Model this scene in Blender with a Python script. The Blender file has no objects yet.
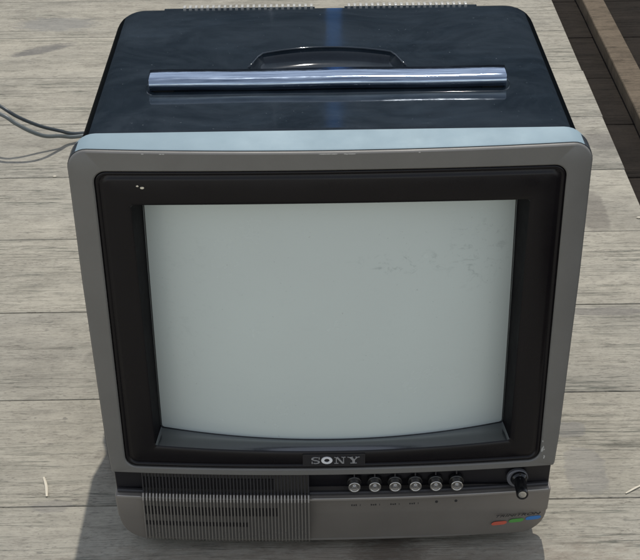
import bpy, bmesh, math, random
from mathutils import Vector, Matrix
random.seed(4)
sc = bpy.context.scene
col = sc.collection
R = math.radians

# ------------------------------------------------------------------ helpers
def link(name, me, mat=None, parent=None, smooth=False):
    o = bpy.data.objects.new(name, me)
    col.objects.link(o)
    if mat is not None:
        for m in (mat if isinstance(mat, (list, tuple)) else [mat]):
            me.materials.append(m)
    if parent is not None:
        o.parent = parent
    if smooth:
        for p in me.polygons: p.use_smooth = True
    return o

def from_bm(name, bm, mat=None, parent=None, smooth=False, recalc=True, sharp=None):
    if recalc: bmesh.ops.recalc_face_normals(bm, faces=bm.faces)
    me = bpy.data.meshes.new(name)
    bm.to_mesh(me); bm.free()
    o = link(name, me, mat, parent, smooth)
    if sharp is not None and smooth:
        me.set_sharp_from_angle(angle=R(sharp))
    return o

def tag(o, label, cat, group=None):
    o['label'] = label; o['category'] = cat
    if group: o['group'] = group

def thing(name, label, cat, loc=(0, 0, 0)):
    o = bpy.data.objects.new(name, None); col.objects.link(o)
    o.location = loc; o.empty_display_size = 0.05
    tag(o, label, cat); return o

def box(bm, x0, x1, y0, y1, z0, z1, mi=0):
    vs = [bm.verts.new((x, y, z)) for z in (z0, z1) for y in (y0, y1) for x in (x0, x1)]
    fs = [(0, 2, 3, 1), (4, 5, 7, 6), (0, 1, 5, 4), (2, 6, 7, 3), (0, 4, 6, 2), (1, 3, 7, 5)]
    out = []
    for f in fs:
        fc = bm.faces.new([vs[i] for i in f]); fc.material_index = mi; out.append(fc)
    return vs

def bevel_all(bm, w, seg=2):
    bmesh.ops.bevel(bm, geom=list(bm.edges), offset=w, segments=seg, affect='EDGES', profile=0.5)

def cyl(bm, c, axis, r0, r1, L, n=32, cap0=True, cap1=True):
    """truncated cone from c along axis"""
    a = Vector(axis).normalized()
    t = a.orthogonal().normalized(); b = a.cross(t)
    rings = []
    for k, r in ((0, r0), (1, r1)):
        p = Vector(c) + a * L * k
        rings.append([bm.verts.new(p + (t * math.cos(2 * math.pi * i / n) + b * math.sin(2 * math.pi * i / n)) * r) for i in range(n)])
    for i in range(n):
        bm.faces.new((rings[0][i], rings[0][(i + 1) % n], rings[1][(i + 1) % n], rings[1][i]))
    if cap0: bm.faces.new(rings[0][::-1])
    if cap1: bm.faces.new(rings[1])

def revolve(bm, c, axis, prof, n=40):
    """prof: list of (distance along axis, radius)"""
    a = Vector(axis).normalized(); t = a.orthogonal().normalized(); b = a.cross(t)
    prev = None
    for d, r in prof:
        p = Vector(c) + a * d
        if r < 1e-7:
            ring = [bm.verts.new(p)]
        else:
            ring = [bm.verts.new(p + (t * math.cos(2 * math.pi * i / n) + b * math.sin(2 * math.pi * i / n)) * r) for i in range(n)]
        if prev is not None:
            for i in range(n):
                j = (i + 1) % n
                if len(prev) == 1 and len(ring) == 1: continue
                if len(prev) == 1: bm.faces.new((prev[0], ring[j], ring[i]))
                elif len(ring) == 1: bm.faces.new((prev[i], prev[j], ring[0]))
                else: bm.faces.new((prev[i], prev[j], ring[j], ring[i]))
        prev = ring

def smooth_path(pts, sub=8):
    P = [Vector(p) for p in pts]; out = []
    Q = [P[0] * 2 - P[1]] + P + [P[-1] * 2 - P[-2]]
    for i in range(1, len(Q) - 2):
        for k in range(sub):
            t = k / sub
            a, b, c, d = Q[i - 1], Q[i], Q[i + 1], Q[i + 2]
            out.append(0.5 * ((2 * b) + (c - a) * t + (2 * a - 5 * b + 4 * c - d) * t * t + (3 * b - a - 3 * c + d) * t ** 3))
    out.append(P[-1]); return out

def tube(bm, pts, r, n=12, closed_caps=True, up=(0, 0, 1)):
    prev = None; up = Vector(up)
    for i, p in enumerate(pts):
        a = pts[min(i + 1, len(pts) - 1)] - pts[max(i - 1, 0)]
        a.normalize()
        t = a.cross(up)
        if t.length < 1e-4: t = a.orthogonal()
        t.normalize(); b = t.cross(a)
        rr = r(i / (len(pts) - 1)) if callable(r) else r
        ring = [bm.verts.new(p + (t * math.cos(2 * math.pi * k / n) + b * math.sin(2 * math.pi * k / n)) * rr) for k in range(n)]
        if prev:
            for k in range(n):
                bm.faces.new((prev[k], prev[(k + 1) % n], ring[(k + 1) % n], ring[k]))
        elif closed_caps: bm.faces.new(ring[::-1])
        prev = ring
    if closed_caps: bm.faces.new(prev)

# ------------------------------------------------------------------ materials
class NT:
    def __init__(s, name):
        s.m = bpy.data.materials.new(name); s.m.use_nodes = True
        s.t = s.m.node_tree; s.n = s.t.nodes
        s.p = s.n['Principled BSDF']
    def node(s, typ, **kw):
        x = s.n.new(typ)
        for k, v in kw.items(): setattr(x, k, v)
        return x
    def L(s, a, b): s.t.links.new(a, b)
    def coord(s): 
        return s.node('ShaderNodeTexCoord').outputs['Object']
    def mapping(s, src, scale=(1, 1, 1), loc=(0, 0, 0), rot=(0, 0, 0)):
        m = s.node('ShaderNodeMapping'); s.L(src, m.inputs[0])
        m.inputs['Scale'].default_value = scale; m.inputs['Location'].default_value = loc; m.inputs['Rotation'].default_value = rot
        return m.outputs[0]
    def noise(s, src, scale=5, detail=4, rough=.5, dist=0):
        m = s.node('ShaderNodeTexNoise'); s.L(src, m.inputs['Vector'])
        m.inputs['Scale'].default_value = scale; m.inputs['Detail'].default_value = detail
        m.inputs['Roughness'].default_value = rough; m.inputs['Distortion'].default_value = dist
        return m.outputs['Fac']
    def ramp(s, src, stops):
        m = s.node('ShaderNodeValToRGB'); s.L(src, m.inputs[0])
        e = m.color_ramp.elements
        while len(e) < len(stops): e.new(0.5)
        for el, (pos, c) in zip(e, stops):
            el.position = pos
            el.color = (c, c, c, 1) if isinstance(c, (int, float)) else (*c, 1)
        return m.outputs[0]
    def mix(s, fac, a, b, mode='MIX'):
        m = s.node('ShaderNodeMix', data_type='RGBA', blend_type=mode)
        for sock, v in ((m.inputs[0], fac), (m.inputs[6], a), (m.inputs[7], b)):
            if isinstance(v, (int, float)): sock.default_value = v
            elif isinstance(v, tuple): sock.default_value = (*v, 1)
            else: s.L(v, sock)
        return m.outputs[2]
    def math(s, op, a, b=0.0, c=None):
        m = s.node('ShaderNodeMath', operation=op)
        for i, v in enumerate((a, b) if c is None else (a, b, c)):
            if isinstance(v, (int, float)): m.inputs[i].default_value = v
            else: s.L(v, m.inputs[i])
        return m.outputs[0]
    def bump(s, h, strength=.2, dist=.001):
        b = s.node('ShaderNodeBump'); s.L(h, b.inputs['Height'])
        b.inputs['Strength'].default_value = strength; b.inputs['Distance'].default_value = dist
        s.L(b.outputs[0], s.p.inputs['Normal'])
    def set(s, **kw):
        names = dict(base='Base Color', rough='Roughness', metal='Metallic', spec='Specular IOR Level', coat='Coat Weight', coatr='Coat Roughness', ior='IOR')
        for k, v in kw.items():
            i = s.p.inputs[names[k]]
            if isinstance(v, tuple): i.default_value = (*v, 1)
            elif isinstance(v, (int, float)): i.default_value = v
            else: s.L(v, i)
        return s

def plastic(name, base, rough, grain=.15, gscale=2500, dust=.0, dustcol=(.25, .25, .24), metal=0, spec=.5, coat=0, coatr=.1, rvar=.08):
    n = NT(name); c = n.coord()
    f = n.noise(c, 14, 5, .6)
    v = n.ramp(f, [(.3, tuple(x * .93 for x in base)), (.7, tuple(min(1, x * 1.06) for x in base))])
    if dust:
        d1 = n.ramp(n.noise(c, 30, 8, .7, .4), [(.48, 0.0), (.75, dust)])
        v = n.mix(d1, v, dustcol)
    r = n.ramp(n.noise(c, 22, 6, .65), [(.3, max(0, rough - rvar)), (.7, rough + rvar)])
    n.set(base=v, rough=r, metal=metal, spec=spec, coat=coat, coatr=coatr)
    n.bump(n.noise(c, gscale, 2), grain, .0002)
    return n.m

M_frame = plastic('taupe_painted_plastic', (.152, .146, .133), .5, grain=.22, metal=.15, dust=.10)
M_bevel = plastic('silver_sky_tint_plastic', (.262, .342, .376), .5, grain=.05, metal=.05, dust=.03, spec=.10)  # reflected sky mixed into the silver base as blue
M_side = plastic('bevel_side_shade', (.035, .042, .048), .3, grain=.1, spec=.4)  # bevel sides darkened in colour for the shade at the corners
M_ledgelight = plastic('ledge_highlight_tone', (.36, .34, .31), .35, grain=0, metal=.3)
M_panel = plastic('taupe_lower_plastic', (.190, .170, .146), .5, grain=.22, metal=.25, dust=.08)
M_mask = plastic('black_satin_plastic', (.0050, .0040, .0052), .30, grain=.10, spec=.26, dust=.004)
M_tray = plastic('black_gloss_tray', (.060, .064, .070), .20, grain=.06, spec=1.0, metal=.35, coat=1.0)
M_wall = plastic('black_wall_plastic', (.004, .003, .004), .6, grain=.1, spec=.08)
M_strip = plastic('black_strip_plastic', (.009, .008, .010), .38, grain=.12)
M_black = plastic('matt_black', (.004, .004, .004), .8, grain=0, spec=.2)
M_rib = plastic('rib_plastic', (.24, .22, .19), .30, grain=.1, metal=.3)
M_ribdark = plastic('dark_rib_plastic', (.035, .033, .034), .4, grain=.1)
M_rubber = plastic('rubber', (.02, .02, .02), .8, grain=.3)
M_knob = plastic('knob_black', (.006, .006, .007), .22, grain=.0, spec=.5)
M_silver = plastic('satin_silver', (.62, .62, .60), .25, grain=.0, metal=1)
M_ring = plastic('worn_silver_ring', (.50, .48, .45), .22, grain=.0, metal=.9, rvar=.05)
M_cup = plastic('dark_metal_cup', (.30, .29, .28), .2, grain=.0, metal=.8, rvar=.04)
M_badge = plastic('badge_plate', (.018, .017, .019), .3, grain=0)
M_letter = plastic('badge_letters', (.42, .42, .43), .35, grain=0, metal=.6)
M_lettero = plastic('badge_letter_bright', (.82, .82, .83), .35, grain=0, metal=.2)
M_ink = plastic('printed_ink', (.02, .018, .017), .6, grain=0)
M_red = plastic('red_mark', (.50, .10, .06), .4, grain=0)
M_green = plastic('green_mark', (.09, .28, .06), .4, grain=0)
M_blue = plastic('blue_mark', (.04, .17, .42), .4, grain=0)
M_straw = plastic('pale_straw', (.66, .60, .47), .6, grain=0)
M_cable = plastic('grey_cable', (.11, .125, .12), .38, grain=.1, gscale=300)
M_cabledk = plastic('dark_cable', (.045, .055, .058), .35, grain=.1, gscale=300)

# glossy black case, reflected blue mixed into its base, with haze of dust and fine scratches
def case_material():
    n = NT('glossy_black_case'); c = n.coord()
    big = n.noise(c, 7, 6, .6, .6)
    base = n.ramp(big, [(.35, (.0120, .0180, .0245)), (.7, (.0200, .0280, .0360))])
    dust = n.ramp(n.noise(c, 330, 3, .6), [(.71, 0.0), (.76, .9)])
    base = n.mix(dust, base, (.16, .18, .19))
    film = n.ramp(n.noise(n.mapping(c, (2, 3, 1)), 5, 9, .75, .8), [(.42, 0.0), (.62, .5)])
    base = n.mix(film, base, (.040, .052, .064))
    rub = n.ramp(n.noise(n.mapping(c, (3, 9, 1)), 3, 9, .68, 1.0), [(.50, 0.0), (.80, .30)])
    base = n.mix(rub, base, (.050, .072, .095))
    scr = n.ramp(n.noise(n.mapping(c, (6, 160, 1), rot=(0, 0, .3)), 3, 3, .6), [(.66, 0.0), (.72, .4)])
    base = n.mix(scr, base, (.02, .026, .032))
    r = n.ramp(n.noise(c, 10, 8, .7, .5), [(.3, .035), (.7, .11)])
    n.set(base=base, rough=r, spec=.5, ior=1.38)
    n.bump(n.noise(c, 40, 3), .03, .0006)
    return n.m
M_case = case_material()

def chrome_material():
    n = NT('worn_chrome'); c = n.coord()  # bluish base stands in for the reflected sky
    f = n.noise(n.mapping(c, (3, 130, 130)), 6, 8, .7, .5)
    n.set(base=n.ramp(f, [(.36, (.14, .18, .25)), (.62, (.46, .54, .64))]), metal=1.0,
          rough=n.ramp(n.noise(n.mapping(c, (12, 90, 90)), 5, 6, .7), [(.3, .05), (.75, .20)]))
    n.bump(n.noise(n.mapping(c, (4, 40, 40)), 5, 4, .6), .22, .0006)
    return n.m
M_chrome = chrome_material()

def screen_material():
    n = NT('grey_green_screen_glass'); c = n.coord()
    f = n.noise(c, 5, 4, .5)
    base = n.ramp(f, [(.3, (.54, .585, .550)), (.7, (.575, .63, .59))])
    # smudges in the upper right of the glass
    sep = n.node('ShaderNodeSeparateXYZ'); n.L(c, sep.inputs[0])
    def blob(cx, cz, sx, sz):
        a = n.math('DIVIDE', n.math('SUBTRACT', sep.outputs[0], cx), sx)
        b = n.math('DIVIDE', n.math('SUBTRACT', sep.outputs[2], cz), sz)
        d = n.math('ADD', n.math('MULTIPLY', a, a), n.math('MULTIPLY', b, b))
        return n.math('SUBTRACT', 1.0, d)
    m = n.math('MAXIMUM', blob(.055, .268, .05, .013), blob(.115, .272, .03, .04))
    m = n.math('MAXIMUM', m, n.math('MULTIPLY', blob(-.115, .235, .03, .09), .28))
    m = n.math('MAXIMUM', m, 0.06)
    sm = n.ramp(n.noise(n.mapping(c, (1, 1, 1.6)), 85, 6, .75, 1.2), [(.54, 0.0), (.66, 1.0)])
    fac = n.math('MULTIPLY', n.math('MULTIPLY', m, sm), .40)
    base = n.mix(fac, base, (.19, .23, .22))
    spk = n.ramp(n.noise(c, 420, 2, .5), [(.73, 0.0), (.78, .35)])
    base = n.mix(spk, base, (.22, .24, .22))
    n.set(base=base, rough=n.ramp(n.noise(c, 16, 6, .7), [(.3, .16), (.7, .30)]), spec=.35)
    return n.m
M_screen = screen_material()

PL = .165; P0 = .055
def wood_material(name, tone, dark=False):
    n = NT(name); c = n.coord()
    sep = n.node('ShaderNodeSeparateXYZ'); n.L(c, sep.inputs[0])
    X, Y = sep.outputs[0], sep.outputs[1]
    idx = n.math('FLOOR', n.math('DIVIDE', n.math('SUBTRACT', Y, P0), PL))
    wn = n.node('ShaderNodeTexWhiteNoise', noise_dimensions='1D'); n.L(idx, wn.inputs['W'])
    rnd = wn.outputs['Value']
    # shift grain per plank
    comb = n.node('ShaderNodeCombineXYZ'); n.L(n.math('MULTIPLY', rnd, 37.0), comb.inputs[0]); n.L(n.math('MULTIPLY', rnd, 11.0), comb.inputs[2])
    add = n.node('ShaderNodeVectorMath', operation='ADD'); n.L(c, add.inputs[0]); n.L(comb.outputs[0], add.inputs[1])
    g = add.outputs[0]
    # wavy distortion of the grain
    grain1 = n.noise(n.mapping(g, (4.0, 38, 1)), 3.0, 10, .66, .6)
    grain2 = n.noise(n.mapping(g, (14, 230, 1)), 3.0, 6, .7, .3)
    blot = n.noise(n.mapping(g, (1.6, 3.2, 1)), 3.2, 6, .6, .4)
    t = tone
    def tc(k, w=0): return (t[0] * k, t[1] * k, t[2] * (k - w))
    col1 = n.ramp(grain1, [(.25, tc(.66)), (.43, tc(.93)), (.56, tc(1.0)), (.8, tc(1.10))])
    col2 = n.ramp(grain2, [(.28, tc(.72)), (.44, tc(.97)), (.7, tc(1.08))])
    v = n.mix(.5, col1, col2)
    v = n.mix(n.ramp(blot, [(.40, 0.0), (.72, .45)]), v, (t[0] * .66, t[1] * .68, t[2] * .72))
    # dark fissures running with the grain, in clusters
    clus = n.ramp(n.noise(n.mapping(g, (1.2, 7, 1)), 2.6, 4, .6), [(.44, 0.12), (.62, 1.0)])
    ridge = n.math('ABSOLUTE', n.math('SUBTRACT', n.noise(n.mapping(g, (1.5, 46, 1)), 3.2, 5, .55, .25), .5))
    crack = n.ramp(ridge, [(0.0, 1.0), (.024, .0)])
    v = n.mix(n.math('MULTIPLY', n.math('MULTIPLY', crack, clus), .9), v, (t[0] * .22, t[1] * .27, t[2] * .27))
    # short dark flecks
    fl = n.ramp(n.noise(n.mapping(g, (13, 52, 1)), 3.6, 5, .6, .6), [(.64, 0.0), (.70, 1.0)])
    v = n.mix(n.math('MULTIPLY', fl, .6), v, (t[0] * .38, t[1] * .39, t[2] * .42))
    fl2 = n.ramp(n.noise(n.mapping(g, (26, 120, 1)), 4.5, 3, .5, .3), [(.62, 0.0), (.68, 1.0)])
    v = n.mix(n.math('MULTIPLY', fl2, .6), v, (t[0] * .4, t[1] * .4, t[2] * .42))
    # per plank tone
    mot = n.ramp(n.noise(n.mapping(g, (1.0, 2.2, 1)), 26, 10, .78, .6), [(.32, .62), (.47, .95), (.62, 1.06), (.8, 1.2)])
    v = n.mix(.8, v, mot, 'MULTIPLY')
    mot2 = n.ramp(n.noise(n.mapping(g, (1.0, 1.6, 1)), 7, 8, .7, 1.0), [(.35, .78), (.52, 1.0), (.7, 1.08)])
    v = n.mix(.9, v, mot2, 'MULTIPLY')
    kn = n.ramp(n.noise(n.mapping(g, (2.2, 5.5, 1)), 7.5, 5, .6, 1.4), [(.66, 0.0), (.74, 1.0)])
    v = n.mix(n.math('MULTIPLY', kn, .5), v, (t[0] * .42, t[1] * .43, t[2] * .46))
    fine = n.ramp(n.noise(n.mapping(g, (1.0, 3.0, 1)), 150, 6, .75, .4), [(.30, .60), (.46, .96), (.60, 1.04), (.8, 1.25)])
    v = n.mix(.75, v, fine, 'MULTIPLY')
    pk = n.ramp(n.noise(n.mapping(g, (1.0, 2.6, 1)), 62, 5, .7, 2.0), [(.60, 0.0), (.67, 1.0)])
    clp = n.ramp(n.noise(n.mapping(g, (1.0, 2.0, 1)), 9, 4, .6), [(.45, .15), (.62, 1.0)])
    v = n.mix(n.math('MULTIPLY', n.math('MULTIPLY', pk, clp), .65), v, (t[0] * .45, t[1] * .46, t[2] * .49))
    # fine wandering splits
    sp = n.math('ABSOLUTE', n.math('SUBTRACT', n.noise(n.mapping(g, (5.0, 60, 1)), 3.4, 6, .6, .9), .5))
    spm = n.ramp(n.noise(n.mapping(g, (3, 14, 1)), 3.0, 4, .6), [(.50, 0.0), (.60, 1.0)])
    v = n.mix(n.math('MULTIPLY', n.math('MULTIPLY', n.ramp(sp, [(0.0, 1.0), (.02, 0.0)]), spm), .8), v, (t[0] * .3, t[1] * .29, t[2] * .29))
    v = n.mix(.6, v, n.mix(rnd, (.92, .925, .935), (1.05, 1.04, 1.02)), 'MULTIPLY')
    if not dark:
        # stains, worn marks and a brown shade tint, each with its own place
        wob = n.math('MULTIPLY', n.math('SUBTRACT', n.noise(n.mapping(c,(1,2.5,1)), 45, 8, .75), .5), 2.6)
        def stain_or_shade(cx, cy, sx, sy, rot, colr, amt, v, hard=.35, p=2):
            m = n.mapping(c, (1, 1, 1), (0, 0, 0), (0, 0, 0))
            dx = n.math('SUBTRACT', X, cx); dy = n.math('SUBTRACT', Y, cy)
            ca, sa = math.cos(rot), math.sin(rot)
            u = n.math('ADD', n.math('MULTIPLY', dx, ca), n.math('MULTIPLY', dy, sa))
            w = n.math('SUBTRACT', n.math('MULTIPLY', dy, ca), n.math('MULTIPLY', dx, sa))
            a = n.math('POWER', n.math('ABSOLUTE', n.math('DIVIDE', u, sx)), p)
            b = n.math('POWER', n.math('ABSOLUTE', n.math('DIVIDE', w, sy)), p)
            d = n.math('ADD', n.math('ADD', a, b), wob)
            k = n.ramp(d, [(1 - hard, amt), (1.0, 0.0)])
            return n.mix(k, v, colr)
        v = stain_or_shade(.325, .603, .018, .055, .0, (.13, .115, .10), .45, v, .6, 4)
        v = stain_or_shade(-.428, 1.158, .060, .016, .52, (.09, .09, .095), .6, v, .7)
        v = stain_or_shade(.046, -.012, .036, .034, 0, (.035, .027, .022), .7, v, .9)
        v = stain_or_shade(.02, -.05, .30, .075, .0, (.20, .155, .115), .55, v, .9)  # brown painted in for the warm shade before the set
        v = stain_or_shade(-.17, .12, .05, .05, .0, (.22, .185, .145), .4, v, .9)
        v = stain_or_shade(.232, .095, .020, .035, .0, (.22, .215, .205), .40, v, .3, 3)
        v = stain_or_shade(.226, .158, .018, .013, .0, (.22, .215, .205), .45, v, .3, 3)
        v = stain_or_shade(.385, .80, .05, .030, .0, (.12, .11, .10), .45, v, .5)
        v = stain_or_shade(-.42, 1.27, .07, .035, .0, (.22, .22, .21), .5, v, .5)
        v = stain_or_shade(-.25, .055, .020, .010, .0, (.2, .19, .18), .4, v, .5)
        v = stain_or_shade(.30, .37, .05, .010, .0, (.16, .15, .14), .5, v, .5)
    n.set(base=v, rough=.85, spec=.12)
    h = n.math('ADD', n.math('MULTIPLY', grain1, .6), n.math('MULTIPLY', grain2, .6))
    h = n.math('SUBTRACT', h, n.math('MULTIPLY', n.math('MULTIPLY', crack, clus), .8))
    n.bump(h, .5, .0020)
    return n.m
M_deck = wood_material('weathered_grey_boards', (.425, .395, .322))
M_shadewood = wood_material('shade_toned_boards', (.028, .0225, .0175), True)  # board colour darkened to stand in for shade beyond the grey floor
M_beam = wood_material('shade_toned_beam', (.175, .138, .098), True)  # beam tone lowered to stand in for the same shade
M_soil = plastic('dark_underlay', (.01, .009, .008), .9, grain=0)

# ------------------------------------------------------------------ setting
bm = bmesh.new()
k = -14
while P0 + PL * k < 6:
    y0 = P0 + PL * k; rz = random.uniform(-.0006, .0)
    g = .0006
    box(bm, -4, .386 + random.uniform(-.0015, .0015), y0 + g, y0 + PL - g, -.024, rz)
    k += 1
bevel_all(bm, .0008, 2)
floor = from_bm('floor', bm, M_deck); floor['kind'] = 'structure'

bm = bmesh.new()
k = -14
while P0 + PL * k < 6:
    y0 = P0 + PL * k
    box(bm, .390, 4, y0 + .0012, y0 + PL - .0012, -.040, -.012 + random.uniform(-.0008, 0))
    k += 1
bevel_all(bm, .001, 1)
lf = from_bm('shade_toned_floor', bm, M_shadewood); lf['kind'] = 'structure'
bm = bmesh.new(); box(bm, -4, 4, -2.5, 6.2, -.06, -.045)
ug = from_bm('ground', bm, M_soil); ug['kind'] = 'structure'

bm = bmesh.new()
# beam: long rail with slightly uneven top edge
ys = [-2 + .1 * i for i in range(80)]
prev = None
for y in ys:
    j = random.uniform(-.0006, .0006)
    pts = [(.4315 + j, -.012), (.4315 + j, .0075), (.4325 + j, .009), (.465, .009 + j), (.4665, .0075), (.467, -.012)]
    ring = [bm.verts.new((x, y, z)) for x, z in pts]
    if prev:
        for i in range(len(ring)):
            bm.faces.new((prev[i], prev[(i + 1) % 6], ring[(i + 1) % 6], ring[i]))
    else: bm.faces.new(ring)
    prev = ring
bm.faces.new(prev[::-1])
beam = from_bm('wooden_beam', bm, M_beam)
tag(beam, 'low narrow brown wooden beam lying on the shade-darkened boards beside the grey floor', 'beam')

# ------------------------------------------------------------------ television
tv = thing('television', 'small old silver and black portable television with blank grey screen standing on the wooden floor', 'television')
B = .0095
def yf(x): return -B * (1 - min(1.2, (x / .19) ** 2))
def lerp(a, b, t): return a + (b - a) * t
def HW(z):   # half width of the front as a function of world height
    pts = [(.0, .1800), (.03, .1812), (.056, .1828), (.082, .1840), (.11, .1858), (.26, .1908), (.353, .1925), (.4, .1930)]
    for (a, b), (c, d) in zip(pts, pts[1:]):
        if z <= c: return lerp(b, d, max(0, (z - a) / (c - a)))
    return .193

def rrect(z0, z1, hwf, rt, rb, n=28, m=8, zt=None, zb=None):
    """rounded outline as list of (x,z), counter clockwise from bottom middle; same count for all calls"""
    out = []
    def arc(cx, cz, r, a0):
        for i in range(m + 1):
            a = a0 + math.pi / 2 * i / m
            out.append((cx + r * math.cos(a), cz + r * math.sin(a)))
    hb, ht = hwf(z0), hwf(z1)
    # bottom side from left corner to right corner
    for i in range(1, n): out.append((lerp(-hb + rb, hb - rb, i / n), z0))
    arc(hb - rb, z0 + rb, rb, -math.pi / 2)
    for i in range(1, n):
        z = lerp(z0 + rb, z1 - rt, i / n); out.append((hwf(z), z))
    arc(ht - rt, z1 - rt, rt, 0)
    for i in range(1, n): out.append((lerp(ht - rt, -ht + rt, i / n), z1))
    arc(-ht + rt, z1 - rt, rt, math.pi / 2)
    for i in range(1, n):
        z = lerp(z1 - rt, z0 + rb, i / n); out.append((-hwf(z), z))
    arc(-hb + rb, z0 + rb, rb, math.pi)
    res = []
    for x, z in out:
        if zt and z > (z0 + z1) / 2: z += zt(x) * ((z - (z0 + z1) / 2) / ((z1 - z0) / 2))
        if zb and z < (z0 + z1) / 2: z += zb(x) * (((z0 + z1) / 2 - z) / ((z1 - z0) / 2))
        res.append((x, z))
    return res

def loft(name, rings, mat, parent, cap_first=False, cap_last=False, sharp=40, smooth=True):
    """rings: list of (outline, yfun)"""
    bm = bmesh.new(); prev = None
    for k, (out, yy) in enumerate(rings):
        ring = [bm.verts.new((x, yy(x) if callable(yy) else yy, z)) for x, z in out]
        if prev:
            N = len(ring)
            for i in range(N):
                bm.faces.new((prev[i], prev[(i + 1) % N], ring[(i + 1) % N], ring[i]))
        elif cap_first: bm.faces.new(ring)
        prev = ring
    if cap_last: bm.faces.new(prev[::-1])
    return from_bm(name, bm, mat, parent, smooth, sharp=sharp)

def off(d): return lambda x: yf(x) + d
def inset(hwf, d): return lambda z: hwf(z) - d
def const(v): return lambda z: v

ZT, ZF = .3730, .0795       # top and bottom of the front frame
# --- front frame (taupe)
def opening_hw(z): return lerp(.1708, .1742, (z - .08) / .28)
R_in = rrect(.0862, .3565, opening_hw, .0095, .0095, zt=lambda x: .0018 * (1 - (x / .17) ** 2))
o0 = rrect(ZF, ZT, inset(HW, .0002), .0150, .0015)
o1 = rrect(ZF + .0004, ZT - .0004, inset(HW, .0007), .0146, .0015)
o2 = rrect(ZF + .0012, ZT - .0013, inset(HW, .0018), .0138, .0013)
i1 = rrect(.0853, .3575, lambda z: opening_hw(z) + .001, .0104, .0104, zt=lambda x: .0018 * (1 - (x / .17) ** 2))
loft('front_frame', [(o0, .0160), (o0, off(.0022)), (o1, off(.0008)), (o2, off(0)), (i1, off(0)), (R_in, off(.0009)), (R_in, off(.0100))], M_frame, tv)
# --- silver bevel band round the frame
b0 = rrect(ZF + .0003, ZT + .0006, lambda z: HW(z) + .0002, .0154, .0015)
b1 = rrect(ZF + .0003, ZT + .0048, lambda z: HW(z) - .0008, .0170, .0015)
b2 = rrect(ZF + .0003, ZT + .0062, lambda z: HW(z) - .0022, .0185, .0015)
b3 = rrect(ZF + .0003, ZT + .0040, lambda z: HW(z) - .0050, .0180, .0015)
bevel = loft('bevel_band', [(rrect(ZF + .0003, ZT - .001, inset(HW, .0015), .0146, .0015), off(.0030)), (b0, off(.0028)), (rrect(ZF + .0003, ZT + .0014, lambda z: HW(z) + .0001, .0157, .0015), off(.0042)), (b1, .0120), (b2, .0158), (b3, .0168)], [M_bevel, M_side], tv, sharp=35)
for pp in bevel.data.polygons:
    if pp.normal.z < .76: pp.material_index = 1  # faces turned sideways take the darker shade tone

# --- black mask round the screen
mo = lambda d, r: rrect(.0866 + d, .3560 - d, lambda z: opening_hw(z) - .0004 - d, r, r, zt=lambda x: .0018 * (1 - (x / .17) ** 2))
def op_hw(z): return lerp(.1452, .1482, (z - .107) / .22)
lipb = lambda x: .0045 * (x / .146) ** 2
lipt = lambda x: -.0020 * (x / .146) ** 2
op = lambda d: rrect(.1028 + d, .3302 - d, lambda z: op_hw(z) - d, .0022, .0022, zt=lipt, zb=lipb)
m1 = lambda d: rrect(.1028 - d, .3302 + d, lambda z: op_hw(z) + d, .004, .004, zt=lipt, zb=lipb)
mask = loft('screen_surround', [
    (mo(0, .0090), off(.0095)), (mo(0, .0090), off(.0024)), (mo(.0006, .0086), off(.0014)), (mo(.0016, .0080), off(.0012)),
    (mo(.0026, .0075), off(.0016)), (mo(.0034, .0070), off(.0024)), (mo(.0046, .0065), off(.0022)), (mo(.0056, .0060), off(.0016)), (mo(.0072, .0055), off(.0010)),
    (m1(.004), off(.0018)), (m1(.0008), off(.0021)), (op(0), off(.0028))], M_mask, tv, sharp=50)
# inner walls sloping to the glass (tray)
def yscr(x, z=.21): return .006 + .0205 * (x / .14) ** 2 + .0025 * ((z - .212) / .11) ** 2
inner = rrect(.1030, .3300, lambda z: .1432, .0030, .0030)
bm = bmesh.new()
A = [bm.verts.new((x, yf(x) + .0028, z)) for x, z in op(0)]
Bv = [bm.verts.new((x, yscr(x, z) + .0015, z)) for x, z in inner]
for i in range(len(A)):
    j = (i + 1) % len(A)
    if max(A[i].co.z, A[j].co.z) < .1085: continue
    bm.faces.new((A[i], A[j], Bv[j], Bv[i]))
from_bm('inner_wall', bm, M_wall, mask, True, sharp=30)
bm = bmesh.new()
A = [(x, yf(x) + .0028, z) for x, z in op(0)]
Bv = [(x, yscr(x, z) + .0015, z) for x, z in inner]
ids = [i for i in range(len(A)) if max(A[i][2], A[(i + 1) % len(A)][2]) < .1085]
cols = {}
def tray_col(q):
    a = Vector(A[q]); b = Vector(Bv[q]); k = max(0.0, 1 - (abs(a.x) / .146) ** 4)
    P = [a + Vector((0, 0, -.0006 * k))]
    for t, dz in ((.10, .0004), (.22, .0016), (.34, .0024), (.44, .0026), (.56, .0022), (.75, .0010)):
        P.append(a.lerp(b, t) + Vector((0, 0, dz * k)))
    P.append(b); return [bm.verts.new(p) for p in P]
for i in ids:
    j = (i + 1) % len(A)
    for q in (i, j):
        if q not in cols: cols[q] = tray_col(q)
    for c0, c1, d0, d1 in zip(cols[i], cols[i][1:], cols[j], cols[j][1:]): bm.faces.new((c0, d0, d1, c1))
sw = from_bm('tray', bm, M_tray, mask, True, sharp=30)
# --- glass screen
bm = bmesh.new(); nx, nz = 72, 54
g = [[bm.verts.new((lerp(-.155, .155, i / nx), yscr(lerp(-.155, .155, i / nx), lerp(.094, .334, j / nz)), lerp(.094, .334, j / nz))) for i in range(nx + 1)] for j in range(nz + 1)]
for j in range(nz):
    for i in range(nx): bm.faces.new((g[j][i], g[j][i + 1], g[j + 1][i + 1], g[j + 1][i]))
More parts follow.
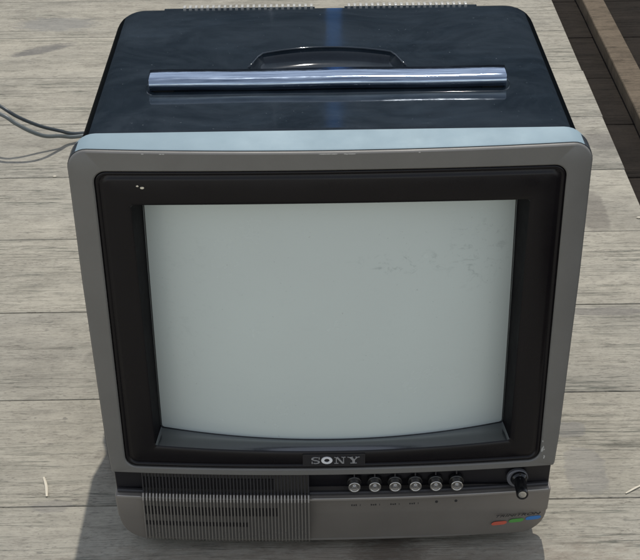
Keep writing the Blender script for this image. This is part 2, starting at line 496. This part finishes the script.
# thickness of the tube face
gb = [bm.verts.new((x, .075, z)) for x, z in ((-.155, .094), (.155, .094), (.155, .334), (-.155, .334))]
bm.faces.new(gb)
bm.faces.new([g[0][i] for i in range(nx + 1)] + [gb[1], gb[0]])
bm.faces.new([g[nz][i] for i in range(nx + 1)] + [gb[2], gb[3]])
bm.faces.new([g[j][0] for j in range(nz + 1)] + [gb[3], gb[0]])
bm.faces.new([g[j][nx] for j in range(nz + 1)] + [gb[2], gb[1]])
screen = from_bm('screen', bm, M_screen, tv, True, sharp=30)
# thin pale gasket line along the edge of the glass
bm = bmesh.new()
pts = [Vector((x, yscr(x, z) + .0002, z)) for x, z in rrect(.1034, .3297, lambda z: .1426, .0030, .0030)]
tube(bm, pts + [pts[0]], .0006, 6, False, (0, 1, 0))
from_bm('gasket', bm, plastic('gasket_rubber', (.03, .032, .032), .4, grain=0), screen, True)

# --- black recessed control strip
def hws(z): return HW(z) - .0012
st = rrect(.0500, .0850, hws, .001, .001)
strip = loft('control_strip', [(st, .016), (st, off(.0088)), (rrect(.0504, .0846, inset(hws, .0004), .001, .001), off(.0082))], M_strip, tv, cap_last=True)
# --- lower panel (taupe) with rounded bottom corners and a ledge nose
p_b = rrect(.0100, .0552, HW, .0012, .0225)
p0 = rrect(.0100, .0552, HW, .0012, .0225)
p1 = rrect(.0106, .0546, inset(HW, .0006), .0012, .0222)
p2 = rrect(.0118, .0534, inset(HW, .0018), .0012, .0212)
lower = loft('lower_panel', [(p0, .0165), (p0, off(.0022)), (p1, off(.0006)), (p2, off(0))], M_panel, tv, cap_last=True)
# pale line laid along the ledge to stand for its highlight
bm = bmesh.new()
pts = [Vector((x, yf(x) + .0004, .0551)) for x in [lerp(-.018, .1805, i / 60) for i in range(61)]]
tube(bm, pts, .0005, 8)
from_bm('ledge_highlight', bm, M_ledgelight, lower, True); bm = bmesh.new()
pts = [Vector((x, yf(x) + .0004, .0551)) for x in [lerp(-.1805, -.160, i / 10) for i in range(11)]]
tube(bm, pts, .0005, 8)
from_bm('ledge_highlight', bm, M_ledgelight, lower, True)
# dark raised lip at back of the ledge
for xa, xb in ((-.1805, -.1595), (-.0195, .1805)):
    bm = bmesh.new()
    n_ = 40; prev = None
    for i in range(n_ + 1):
        x = lerp(xa, xb, i / n_)
        ring = [bm.verts.new((x, yf(x) + d, z)) for d, z in ((.0080, .0556), (.0045, .0556), (.0045, .0572), (.0055, .0580), (.0080, .0580))]
        if prev:
            for q in range(5): bm.faces.new((prev[q], prev[(q + 1) % 5], ring[(q + 1) % 5], ring[q]))
        else: bm.faces.new(ring)
        prev = ring
    bm.faces.new(prev[::-1])
    from_bm('ledge_lip', bm, M_ribdark, lower, False)

# --- speaker grille: 49 upright ribs over a dark slotted plate
gx0, gx1, NR = -.1585, -.0205, 49
pitch = (gx1 - gx0) / NR
bm = bmesh.new()
prof = [(.0078, .0788, 1), (.0040, .0780, 1), (.0034, .0600, 1), (.0006, .0588, 2), (-.0022, .0560, 2), (-.0027, .0535, 0), (-.0020, .0300, 0), (-.0016, .0130, 0), (.0006, .0096, 0)]
for i in range(NR + 1):
    xc = gx0 + pitch * i; w = .00066
    rows = []
    for d, z, mi in prof:
        y = yf(xc) + d
        rows.append(([bm.verts.new((xc - w, y + .0006, z)), bm.verts.new((xc - w * .5, y, z)), bm.verts.new((xc + w * .5, y, z)), bm.verts.new((xc + w, y + .0006, z))],
                     [bm.verts.new((xc - w, y + .004, z - .001)), bm.verts.new((xc + w, y + .004, z - .001))], mi))
    for a, b in zip(rows, rows[1:]):
        mi = a[2]
        F = []
        for q in range(3): F.append(bm.faces.new((a[0][q], a[0][q + 1], b[0][q + 1], b[0][q])))
        F.append(bm.faces.new((a[1][0], a[0][0], b[0][0], b[1][0])))
        F.append(bm.faces.new((a[0][3], a[1][1], b[1][1], b[0][3])))
        for f in F: f.material_index = mi
grille = from_bm('speaker_grille', bm, [M_rib, M_ribdark, plastic('rib_nose_highlight', (.37, .345, .31), .3, grain=0, metal=.2)], tv, False)  # paler nose faces paint in the sky highlight on the ribs
bm = bmesh.new()
def curved_plate(bm, x0, x1, z0, z1, d, t=.0004, n=24):
    prev = None
    for i in range(n + 1):
        x = lerp(x0, x1, i / n)
        ring = [bm.verts.new((x, yf(x) + dd, z)) for dd, z in ((d, z0), (d, z1), (d + t, z1), (d + t, z0))]
        if prev:
            for q in range(4): bm.faces.new((prev[q], prev[(q + 1) % 4], ring[(q + 1) % 4], ring[q]))
        else: bm.faces.new(ring)
        prev = ring
    bm.faces.new(prev[::-1])
for j in range(NR):
    xa = gx0 + pitch * (j + .24); xb = gx0 + pitch * (j + .76)
    if j < 40: curved_plate(bm, xa, xb, .0370 + .0006, .0462, -.0007, n=1)
    if j < 31: curved_plate(bm, xa, xb, .0262, .0305, -.0007, n=1)
    if j < 39: curved_plate(bm, xa, xb, .0605, .0715, .0060, n=1)
slots = from_bm('slots', bm, M_strip, grille)
bm = bmesh.new()
curved_plate(bm, gx0 - .0004, gx1 + .0004, .0132, .0540, -.0003, .0006)
curved_plate(bm, gx0 - .0004, gx1 + .0004, .0560, .0790, .0068, .0012)
from_bm('backing_plate', bm, plastic('grille_backing', (.10, .092, .082), .6, grain=0), grille)

# --- push buttons
NB = [.0178, .0348, .0517, .0686, .0856, .1030]
zb = .0645
for i, x in enumerate(NB):
    bm = bmesh.new()
    revolve(bm, (x, .0000, zb), (0, -1, 0), [(-.002, .0045), (.0050, .0045), (.0060, .0051), (.0066, .0051), (.0069, .0047), (.0069, .0040), (.0064, .0037), (.0050, .0036)], 32)
    b = from_bm('push_button', bm, M_ring, tv, True, sharp=60)
    bm = bmesh.new()
    revolve(bm, (x, .0000, zb), (0, -1, 0), [(.0040, .0037), (.0054, .0037), (.0050, .0026), (.0052, .0014), (.0062, .0010), (.0064, 0)], 32)
    from_bm('button_face', bm, M_cup, b, True, sharp=60)
    bm = bmesh.new()
    revolve(bm, (x, .0000, zb), (0, -1, 0), [(-.002, .0062), (.0008, .0062), (.0012, .0056), (.0012, .0046)], 32)
    from_bm('collar', bm, M_knob, b, True, sharp=40)
    # thin bar shaped to stand for the button's reflection above it
    bm = bmesh.new(); box(bm, x - .0005, x + .0005, yf(x) + .0072, yf(x) + .0090, .0715, .0785)
    from_bm('button_reflection', bm, M_ribdark, b)
# --- volume knob, long and black with a silver tip
kx, kz = .1552, .0668
bm = bmesh.new()
revolve(bm, (kx, .0012, kz), (0, -1, 0), [(0, .0070), (.0035, .0070), (.0045, .0062), (.0055, .0052), (.0180, .0049), (.0232, .0050), (.0240, .0046), (.0240, .0036), (.0233, .0035), (.0233, .0034)], 40)
knob = from_bm('volume_knob', bm, M_knob, tv, True, sharp=40)
bm = bmesh.new()
revolve(bm, (kx, .0012, kz), (0, -1, 0), [(.0228, .0034), (.0236, .0034), (.0238, .0028), (.0234, .0010), (.0236, 0)], 32)
from_bm('knob_tip', bm, M_silver, knob, True, sharp=50)
bm = bmesh.new()
revolve(bm, (kx - .0012, .0030, kz - .0008), (0, -1, 0), [(0, .0088), (.0028, .0088), (.0034, .0082), (.0034, .0060)], 40)
from_bm('knob_collar', bm, plastic('collar_grey', (.12, .12, .13), .35, grain=0), knob, True, sharp=40)
bm = bmesh.new(); box(bm, kx - .0006, kx + .0006, -.0055, -.0030, kz + .0060, kz + .0073)
from_bm('pointer', bm, M_silver, knob)

# --- flat marks on the curved front
def flat_polys(name, polys, mat, parent, d, t=.0003):
    """polys: list of outlines (x,z); fill + thickness, laid on the curved front"""
    bm = bmesh.new()
    for P in polys:
        f = [bm.verts.new((x, yf(x) + d - t, z)) for x, z in P]
        b = [bm.verts.new((x, yf(x) + d, z)) for x, z in P]
        bm.faces.new(f); bm.faces.new(b[::-1])
        for i in range(len(P)): bm.faces.new((f[i], f[(i + 1) % len(P)], b[(i + 1) % len(P)], b[i]))
    return from_bm(name, bm, mat, parent)
def text_mesh(name, body, x, z, size, mat, parent, d, shear=0, width=None, rot=0):
    cu = bpy.data.curves.new(name, 'FONT'); cu.body = body; cu.size = size; cu.shear = shear
    cu.align_x = 'LEFT'; cu.extrude = 0; cu.resolution_u = 3; cu.offset = .00008 if size < .003 else .00005
    tmp = bpy.data.objects.new('tmp', cu); col.objects.link(tmp)
    dg = bpy.context.evaluated_depsgraph_get(); dg.update()
    me = bpy.data.meshes.new_from_object(tmp.evaluated_get(dg)); bpy.data.objects.remove(tmp)
    me.name = name
    xs = [v.co.x for v in me.vertices]; sx = width / (max(xs) - min(xs)) if width else 1
    x0 = min(xs)
    for v in me.vertices:
        px = x + (v.co.x - x0) * sx; pz = z + v.co.y + rot * (px - x)
        v.co = Vector((px, yf(px) + d, pz))
    return link(name, me, mat, parent)

# badge
bz0, bz1 = .0895, .1010
bm = bmesh.new(); curved_plate(bm, -.0245, .0263, bz0, bz1, .0006, .0012, 20)
badge = from_bm('badge', bm, M_badge, tv)
bm = bmesh.new()
for xa, xb, za, zbb in ((-.0245, .0263, bz0, bz0 + .0003), (-.0245, .0263, bz1 - .0003, bz1), (-.0245, -.0242, bz0, bz1), (.0260, .0263, bz0, bz1)):
    curved_plate(bm, xa, xb, za, zbb, .0003, .0006, 12)
from_bm('badge_border', bm, M_ribdark, badge)
LH = .0066; lz = .0919
def LT(x0, w): return lambda u, v: (x0 + u * w, lz + v * LH)
def strokes(T, segs): return [[T(*p) for p in s] for s in segs]
# S
T = LT(-.0180, .0078)
def arcband(cx, cy, ro, ri, a0, a1, n=10, ex=1.0):
    # returns quads
    q = []
    for i in range(n):
        A0 = R(lerp(a0, a1, i / n)); A1 = R(lerp(a0, a1, (i + 1) / n))
        q.append([(cx + ro[0] * math.cos(A0), cy + ro[1] * math.sin(A0)), (cx + ro[0] * math.cos(A1), cy + ro[1] * math.sin(A1)),
                  (cx + ri[0] * math.cos(A1), cy + ri[1] * math.sin(A1)), (cx + ri[0] * math.cos(A0), cy + ri[1] * math.sin(A0))])
    return q
S = arcband(.5, .735, (.46, .265), (.26, .17), 50, 270) + arcband(.5, .265, (.46, .265), (.26, .17), -130, 90)
S += [[(.36, .565), (.36, .435), (.64, .435), (.64, .565)]]
S += [[(.82, .66), (.92, .66), (.92, 1), (.82, 1)], [(.08, 0), (.18, 0), (.18, .34), (.08, .34)]]
N_ = [[(.14, .0), (.22, .0), (.22, 1), (.14, 1)], [(.78, 0), (.86, 0), (.86, 1), (.78, 1)], [(.12, 1), (.32, 1), (.86, 0), (.68, 0)],
      [(0, 0), (.36, 0), (.36, .09), (0, .09)], [(0, .91), (.26, .91), (.26, 1), (0, 1)], [(.64, .91), (1, .91), (1, 1), (.64, 1)]]
Y_ = [[(.08, 1), (.34, 1), (.62, .48), (.40, .44)], [(.80, 1), (.90, 1), (.60, .46), (.52, .50)], [(.40, 0), (.62, 0), (.62, .48), (.40, .48)],
      [(0, .91), (.44, .91), (.44, 1), (0, 1)], [(.66, .91), (1, .91), (1, 1), (.66, 1)], [(.24, 0), (.78, 0), (.78, .09), (.24, .09)]]
polys = strokes(T, S) + strokes(LT(.0012, .0092), N_) + strokes(LT(.0120, .0098), Y_)
# small offset of overlapping strokes so that no two faces share a plane
bm = bmesh.new()
for k, P in enumerate(polys):
    d = .0004 - .00003 * (k % 7)
    f = [bm.verts.new((x, yf(x) + d - .0004, z)) for x, z in P]; b = [bm.verts.new((x, yf(x) + d + .0003, z)) for x, z in P]
    bm.faces.new(f); bm.faces.new(b[::-1])
    for i in range(len(P)): bm.faces.new((f[i], f[(i + 1) % len(P)], b[(i + 1) % len(P)], b[i]))
from_bm('lettering', bm, M_letter, badge)
bm = bmesh.new()
T = LT(-.0095, .0092)
for P in arcband(.5, .5, (.5, .53), (.24, .27), 0, 360, 40):
    P = [T(*p) for p in P]
    f = [bm.verts.new((x, yf(x) - .0001, z)) for x, z in P]; b = [bm.verts.new((x, yf(x) + .0006, z)) for x, z in P]
    bm.faces.new(f)
    for i in range(4): bm.faces.new((f[i], f[(i + 1) % 4], b[(i + 1) % 4], b[i]))
from_bm('lettering', bm, M_lettero, badge)

# printed marks below the buttons
def dot(cx, cz, rx, rz, n=20): return [(cx + rx * math.cos(2 * math.pi * i / n), cz + rz * math.sin(2 * math.pi * i / n)) for i in range(n)]
for x in (.0150, .0313, .0476, .0635):
    # the print here is too worn to read: a row of short strokes
    bits = []
    for q, (w_, h_) in enumerate(((.0012, .0015), (.0013, .0013), (.0011, .0016))):
        xa = x + q * .0018
        bits.append([(xa, .0476), (xa + w_, .0476), (xa + w_, .0476 + h_), (xa, .0476 + h_)])
    flat_polys('printed_mark', bits, M_ink, lower, -.0001, .0002)
for x in (.0222, .0385, .0548, .0707):
    flat_polys('printed_mark', [[(x, .0474), (x + .0005, .0474), (x + .0005, .0492), (x, .0492)]], M_ink, lower, -.0001, .0002)
for x in (.0863, .1026):
    flat_polys('printed_dot', [dot(x, .0492, .0013, .0013)], M_ink, lower, -.0001, .0002)
# series name and three coloured bars
text_mesh('printed_text', 'TRINITRON', .1372, .0287, .0036, M_ink, lower, -.0003, .35, .0385, .012)
def lozenge(x0, x1, z, h, rise):
    r = h / 2; pts = []
    for i in range(9):
        a = -math.pi / 2 + math.pi * i / 8; pts.append((x1 - r * 1.6 + r * 1.6 * math.cos(a), z + r * math.sin(a)))
    for i in range(9):
        a = math.pi / 2 + math.pi * i / 8; pts.append((x0 + r * 1.6 + r * 1.6 * math.cos(a), z + r * math.sin(a)))
    return [(x + (zz - z) * .35, zz + rise * (x - x0)) for x, zz in pts]
for x0, x1, z, m in ((.1338, .1468, .0222, M_red), (.1486, .1612, .0240, M_green), (.1628, .1758, .0256, M_blue)):
    flat_polys('colour_bar', [lozenge(x0, x1, z, .0036, .04)], m, lower, -.0001, .0003)
# two paint specks on the surround
for x, z, r in ((-.1420, .3450, .0011), (-.1385, .3436, .0015)):
    flat_polys('paint_speck', [[(x + r * random.uniform(.7, 1.1) * math.cos(a), z + r * .6 * random.uniform(.8, 1.2) * math.sin(a)) for a in [i * .785 for i in range(8)]]], M_straw, mask, .0014, .0007)

# chips and wear on the painted front, glints painted along its top edge
rs = random.Random(9)
def chip(x, z, w, h, a=0):
    return [(x + w * rs.uniform(.7, 1) * math.cos(t) * math.cos(a) - h * math.sin(t) * math.sin(a), z + w * math.cos(t) * math.sin(a) + h * rs.uniform(.7, 1) * math.sin(t) * math.cos(a)) for t in [i * .785 for i in range(8)]]
scuffs_glints = [chip(rs.uniform(.1715, .1745), rs.uniform(.088, .112), rs.uniform(.0004, .0009), rs.uniform(.0006, .0028), rs.uniform(-.3, .3)) for _ in range(7)]
scuffs_glints += [chip(rs.uniform(-.006, .030), .3716 + rs.uniform(-.0002, .0001), rs.uniform(.0012, .004), .0004) for _ in range(6)]  # pale flecks painted as glints along the top edge
scuffs_glints += [chip(rs.uniform(-.17, .17), .3716, rs.uniform(.0006, .0016), .0004) for _ in range(5)]  # more painted glints, spread along that edge
M_scuffglint = plastic('scuff_glint_paint', (.42, .41, .38), .6, grain=0)
for sc_ in scuffs_glints: flat_polys('scuff_or_glint', [sc_], M_scuffglint, tv, -.00005, .0001)

# --- case body
ZC = ZT + .0066
def chw(y): return lambda z: (HW(z) - .0058) - .0020 * min(1, (y - .0165) / .26)
# section list: y, top z, inset of width, bottom z, top radius
sec = [(.0780, ZC - .0060, .006, .016), (.0172, ZC - .0035, .003, .013), (.0174, ZC - .0012, .001, .011), (.0190, ZC, 0, .010)]
for i in range(1, 14): sec.append((.019 + (.264 - .019) * i / 13, ZC, 0, .010))
for a in range(1, 7):
    t = R(15 * a)
    sec.append((.264 + .018 * math.sin(t), ZC - .0035 * (1 - math.cos(t)), .013 * (1 - math.cos(t)), .010))
case_secs = []
for y, zt_, ins, zb_ in sec:
    case_secs.append((rrect(zb_, zt_, (lambda yy, ii: (lambda z: chw(yy)(z) - ii))(y, ins), .020, .020), y))
# rear: slopes down then a stepped tube housing
for y, zt_, ins in ((.2845, ZC - .0060, .0120), (.300, ZC - .0155, .0060), (.315, ZC - .021, .001), (.366, ZC - .038, .001), (.390, ZC - .050, .006), (.398, ZC - .070, .030)):
    case_secs.append((rrect(.012, zt_, (lambda yy, ii: (lambda z: chw(yy)(z) - ii))(y, ins), .020, .020), y))
case = loft('case', case_secs, M_case, tv, True, True, sharp=30)
# cut the finger recess behind the handle
bm = bmesh.new()
def arch_outline(grow=0, sc_=1):
    P = []
    n = 36
    for i in range(n + 1):
        u = -1 + 2 * i / n
        x = u * (.0630 + grow) * sc_
        au = abs(u)
        y = .166 + (.0130) * (1 - (au / .86) ** 2) if au < .86 else .166 - (au - .86) / .14 * .030 - 0
        P.append((x, y + grow))
    P += [((.0600 + grow) * sc_, .100), (-(.0600 + grow) * sc_, .100)]
    return P
prev = None
levels = [(ZC + .01, 0, 1), (ZC - .0010, 0, 1), (ZC - .0035, -.0006, .995), (ZC - .0065, -.0020, .985), (ZC - .0090, -.0045, .97), (ZC - .0110, -.0085, .945), (ZC - .0124, -.0140, .91), (ZC - .0132, -.0200, .86)]
for z, gr, s_ in levels:
    ring = [bm.verts.new((x, y if gr == 0 else (y + gr * min(1, (y - .10) / .05) if y > .12 else y - gr * .3), z)) for x, y in arch_outline(0, s_)]
    if prev:
        for i in range(len(ring)): bm.faces.new((prev[i], prev[(i + 1) % len(ring)], ring[(i + 1) % len(ring)], ring[i]))
    else: bm.faces.new(ring)
    prev = ring
bm.faces.new(prev[::-1])
cut = from_bm('cutter', bm, M_case, None, False)
md = case.modifiers.new('b', 'BOOLEAN'); md.operation = 'DIFFERENCE'; md.object = cut; md.solver = 'EXACT'
dg = bpy.context.evaluated_depsgraph_get(); dg.update()
nm = bpy.data.meshes.new_from_object(case.evaluated_get(dg))
case.modifiers.clear(); case.data = nm
nm.set_sharp_from_angle(angle=R(30))
M_caseside = plastic('unreflecting_case_side', (.003, .004, .005), .55, grain=0, spec=.1)  # side copy of the case, darkened to leave out the floor's reflection
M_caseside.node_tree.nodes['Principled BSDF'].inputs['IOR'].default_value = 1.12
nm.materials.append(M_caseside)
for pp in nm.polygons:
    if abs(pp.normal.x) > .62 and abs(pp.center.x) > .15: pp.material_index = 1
bpy.data.objects.remove(cut)
# raised lip round the recess
bm = bmesh.new()
P = [Vector((x, y, ZC + .0001)) for x, y in arch_outline(.0006)[:37]]
tube(bm, P, .0010, 8)
lip = from_bm('recess_lip', bm, M_case, case, True)
# shallow seams on the top moulding: ridge along the rear edge
# rear vents: two combs of small ribs
M_vent = plastic('vent_rib_glint', (.46, .45, .41), .3, grain=0)  # pale tone stands in for sunlit glints on the ribs
for xa, xb, nr in ((-.1250, -.0120, 22), (.0215, .1255, 20)):
    bm = bmesh.new()
    box(bm, xa - .018 if xa < 0 else xa - .004, xb + .003 if xa < 0 else xb + .010, .2780, .2845, ZC - .012, ZC - .0022)
    vent = from_bm('vent', bm, M_case, tv)
    bm = bmesh.new()
    for i in range(nr + 1):
        x = lerp(xa, xb, i / nr)
        box(bm, x - .0012, x + .0012, .2795, .2860, ZC - .012, ZC + .0003)
    bevel_all(bm, .0004, 2)
    from_bm('vent_ribs', bm, M_vent, vent)

# --- chrome carrying handle
hx0, hx1 = -.1392, .1388
hp = [(.0905, ZC + .0008), (.0892, ZC + .0014), (.0882, ZC + .0034), (.0879, ZC + .0052), (.0880, ZC + .0068), (.0885, ZC + .0082), (.0893, ZC + .0093), (.0904, ZC + .0101), (.0918, ZC + .0106),
      (.0932, ZC + .0109), (.0990, ZC + .0115), (.1056, ZC + .0121), (.1070, ZC + .0117), (.1074, ZC + .0104), (.1074, ZC + .0018), (.1064, ZC + .0008)]
bm = bmesh.new(); prev = None
xs = [(hx0, .93), (hx0 + .0003, .98), (hx0 + .0009, 1.0)] + [(lerp(hx0 + .003, hx1 - .003, i / 40), 1) for i in range(1, 40)] + [(hx1 - .0009, 1.0), (hx1 - .0003, .98), (hx1, .93)]
cy_, cz_ = .0980, ZC + .0060
for x, s_ in xs:
    w = .0003 * math.sin(x * 47 + 1)
    ring = [bm.verts.new((x, cy_ + (y - cy_) * s_, cz_ + (z - cz_) * s_ + w)) for y, z in hp]
    if prev:
        for i in range(len(ring)): bm.faces.new((prev[i], prev[(i + 1) % len(ring)], ring[(i + 1) % len(ring)], ring[i]))
    else: bm.faces.new(ring)
    prev = ring
bm.faces.new(prev[::-1])
handle = from_bm('handle', bm, M_chrome, tv, True, sharp=35)
for s_ in (-1, 1):
    bm = bmesh.new(); x = s_ * .128
    box(bm, x - .008, x + .008, .090, .104, ZC - .001, ZC + .003); bevel_all(bm, .001, 2)
    from_bm('bracket', bm, M_black, handle)
# raised bed under the handle
bm = bmesh.new(); prev = None
ring_t = []; ring_b = []
def stadium(hx, y0, y1, n=12):
    r = (y1 - y0) / 2; cy = (y0 + y1) / 2; P = []
    for i in range(n + 1):
        a = -math.pi / 2 + math.pi * i / n; P.append((hx - r * .6 + r * .6 * math.cos(a), cy + r * math.sin(a)))
    for i in range(n + 1):
        a = math.pi / 2 + math.pi * i / n; P.append((-hx + r * .6 + r * .6 * math.cos(a), cy + r * math.sin(a)))
    return P
P = [Vector((x, y, ZC + .0000)) for x, y in stadium(.1425, .0820, .116)]
tube(bm, P + [P[0]], .0006, 8, False)
from_bm('handle_surround', bm, M_case, case, True)

# feet
for x in (-.135, .135):
    for y in (.035, .33):
        bm = bmesh.new(); revolve(bm, (x, y, .0125), (0, 0, -1), [(0, .011), (.011, .0105), (.0125, .0095), (.0125, 0)], 28)
        from_bm('foot', bm, M_rubber, tv, True, sharp=40)

# ------------------------------------------------------------------ cables
A = [(-.10, .425, .07), (-.14, .55, .02), (-.20, .74, .006), (-.29, .828, .006), (-.3336, .8220, .012), (-.3476, .8110, .021), (-.3719, .8033, .032), (-.398, .7973, .048), (-.4217, .8064, .060), (-.48, .86, .07), (-.70, .95, .05), (-.95, 1.05, .006), (-1.2, 1.02, .006)]
Bc = [(-.09, .425, .06), (-.13, .56, .015), (-.20, .75, .006), (-.29, .826, .005), (-.3334, .8180, .009), (-.3471, .8036, .017), (-.3631, .7846, .026), (-.3807, .779, .036), (-.3997, .7827, .046), (-.4197, .7919, .055), (-.48, .83, .06), (-.62, .90, .045), (-.80, .98, .006), (-1.1, 1.05, .005)]
bm = bmesh.new(); tube(bm, smooth_path(A, 10), .0024, 12)
ca = from_bm('cable', bm, M_cabledk, None, True)
tag(ca, 'darker upper cable of the two arching over the floor behind the television', 'cable')
bm = bmesh.new(); tube(bm, smooth_path(Bc, 10), .0027, 12)
cb = from_bm('cable', bm, M_cable, None, True)
tag(cb, 'lighter grey lower cable sagging beside the darker one at the floor left of the case', 'cable')

# ------------------------------------------------------------------ bits of straw and grit
def straw(p, q, w, label, cat='straw', z=.0012):
    a = Vector((*p, z)); b = Vector((*q, z)); mid = (a + b) / 2 + Vector((w * .6, w * .5, .0008))
    bm = bmesh.new(); tube(bm, smooth_path([a, mid, b], 6), lambda t: w * (.55 + .45 * math.sin(math.pi * (t * .8 + .1))), 8)
    for v in bm.verts: v.co.z = .0003 + (v.co.z - .0003) * .35 + random.uniform(0, .0002)
    o = from_bm('straw', bm, M_straw, None, False); tag(o, label, cat)
straw((-.2625, .096), (-.2555, .068), .0013, 'pale splinter of straw lying on the floor left of the television base')
straw((.262, .060), (.281, .073), .0010, 'pale thin straw on the sunlit floor at the right edge of the photo')
def grit(x, y, r, label):
    bm = bmesh.new(); bmesh.ops.create_icosphere(bm, subdivisions=2, radius=r)
    for v in bm.verts: v.co = Vector((v.co.x * 1.5 + x, v.co.y * random.uniform(.8, 1.1) + y, v.co.z * .6 + r * .45))
    o = from_bm('paint_chip', bm, M_straw, None, False); tag(o, label, 'chip')
grit(-.343, .716, .0016, 'tiny white chip in the board seam left of the television')
grit(.377, .581, .0018, 'tiny white chip beside the edge of the shade-darkened floor')

# ------------------------------------------------------------------ dark fence added out of view, seen only as a reflection in the glossy case
M_addedfence = plastic('added_dark_fence_paint', (.016, .022, .030), .7, grain=0)
fe = thing('added_fence', 'unseen tall dark board fence with one narrow blue board, added far behind the television for its reflection', 'added_fence', (0, 0, 0))
for xa, xb in ((-4.2, .032), (.078, 4.2)):
    bm = bmesh.new()
    n_b = 26 if xa < 0 else 25; w_ = (xb - xa) / n_b
    for i in range(n_b):
        box(bm, xa + i * w_ + (.0 if i == 0 else .002), xa + (i + 1) * w_, 3.2 + random.uniform(0, .004), 3.23, 0, 1.9)
    for zz in (.4, 1.5): box(bm, xa, xb, 3.235, 3.29, zz, zz + .09)
    from_bm('added_board_panel', bm, M_addedfence, fe)
bm = bmesh.new(); box(bm, .0325, .0775, 3.205, 3.225, 0, 2.0)  # board added to put a blue streak into the reflection
from_bm('blue_streak_board', bm, plastic('blue_streak_paint', (.10, .34, .92), .5, grain=0), fe)

# ------------------------------------------------------------------ camera
F, cx, cy, cz, yaw, pitch, roll = (1463.173093, -0.012401, -0.96754, 0.806537, 0.003954, 0.529834, -0.012941)
f = Vector((math.sin(yaw) * math.cos(pitch), math.cos(yaw) * math.cos(pitch), -math.sin(pitch)))
r = Vector((math.cos(yaw), -math.sin(yaw), 0)); u = r.cross(f)
r2 = math.cos(roll) * r + math.sin(roll) * u; u2 = -math.sin(roll) * r + math.cos(roll) * u
cd = bpy.data.cameras.new('camera'); cam = bpy.data.objects.new('camera', cd); col.objects.link(cam)
mw = Matrix(((r2.x, u2.x, -f.x, cx), (r2.y, u2.y, -f.y, cy), (r2.z, u2.z, -f.z, cz + .021), (0, 0, 0, 1)))
cam.matrix_world = mw
cd.sensor_width = 36; cd.lens = F / 640 * 36; cd.clip_start = .05; cd.clip_end = 100
sc.camera = cam

# ------------------------------------------------------------------ light
elev, az = 64, 11
w = bpy.data.worlds.new('World'); sc.world = w; w.use_nodes = True
nt = w.node_tree; bg = nt.nodes['Background']
sky = nt.nodes.new('ShaderNodeTexSky'); sky.sky_type = 'NISHITA'; sky.sun_disc = False
sky.sun_elevation = R(elev); sky.sun_rotation = R(az); sky.air_density = 1.0; sky.dust_density = .15; sky.ozone_density = 1.2
hs = nt.nodes.new('ShaderNodeHueSaturation'); hs.inputs['Saturation'].default_value = .38
nt.links.new(sky.outputs[0], hs.inputs['Color']); nt.links.new(hs.outputs[0], bg.inputs[0]); bg.inputs[1].default_value = .15
ld = bpy.data.lights.new('sun', 'SUN'); ld.energy = 2.0; ld.angle = R(.55); ld.color = (1, .955, .89)
lo = bpy.data.objects.new('sun', ld); col.objects.link(lo)
d = Vector((math.sin(R(az)) * math.cos(R(elev)), math.cos(R(az)) * math.cos(R(elev)), math.sin(R(elev))))
lo.rotation_euler = d.to_track_quat('Z', 'Y').to_euler(); lo.location = d * 3
sc.view_settings.view_transform = 'Standard'; sc.view_settings.look = 'None'
sc.view_settings.exposure = .36; sc.view_settings.gamma = 1
sc.render.engine = 'CYCLES'
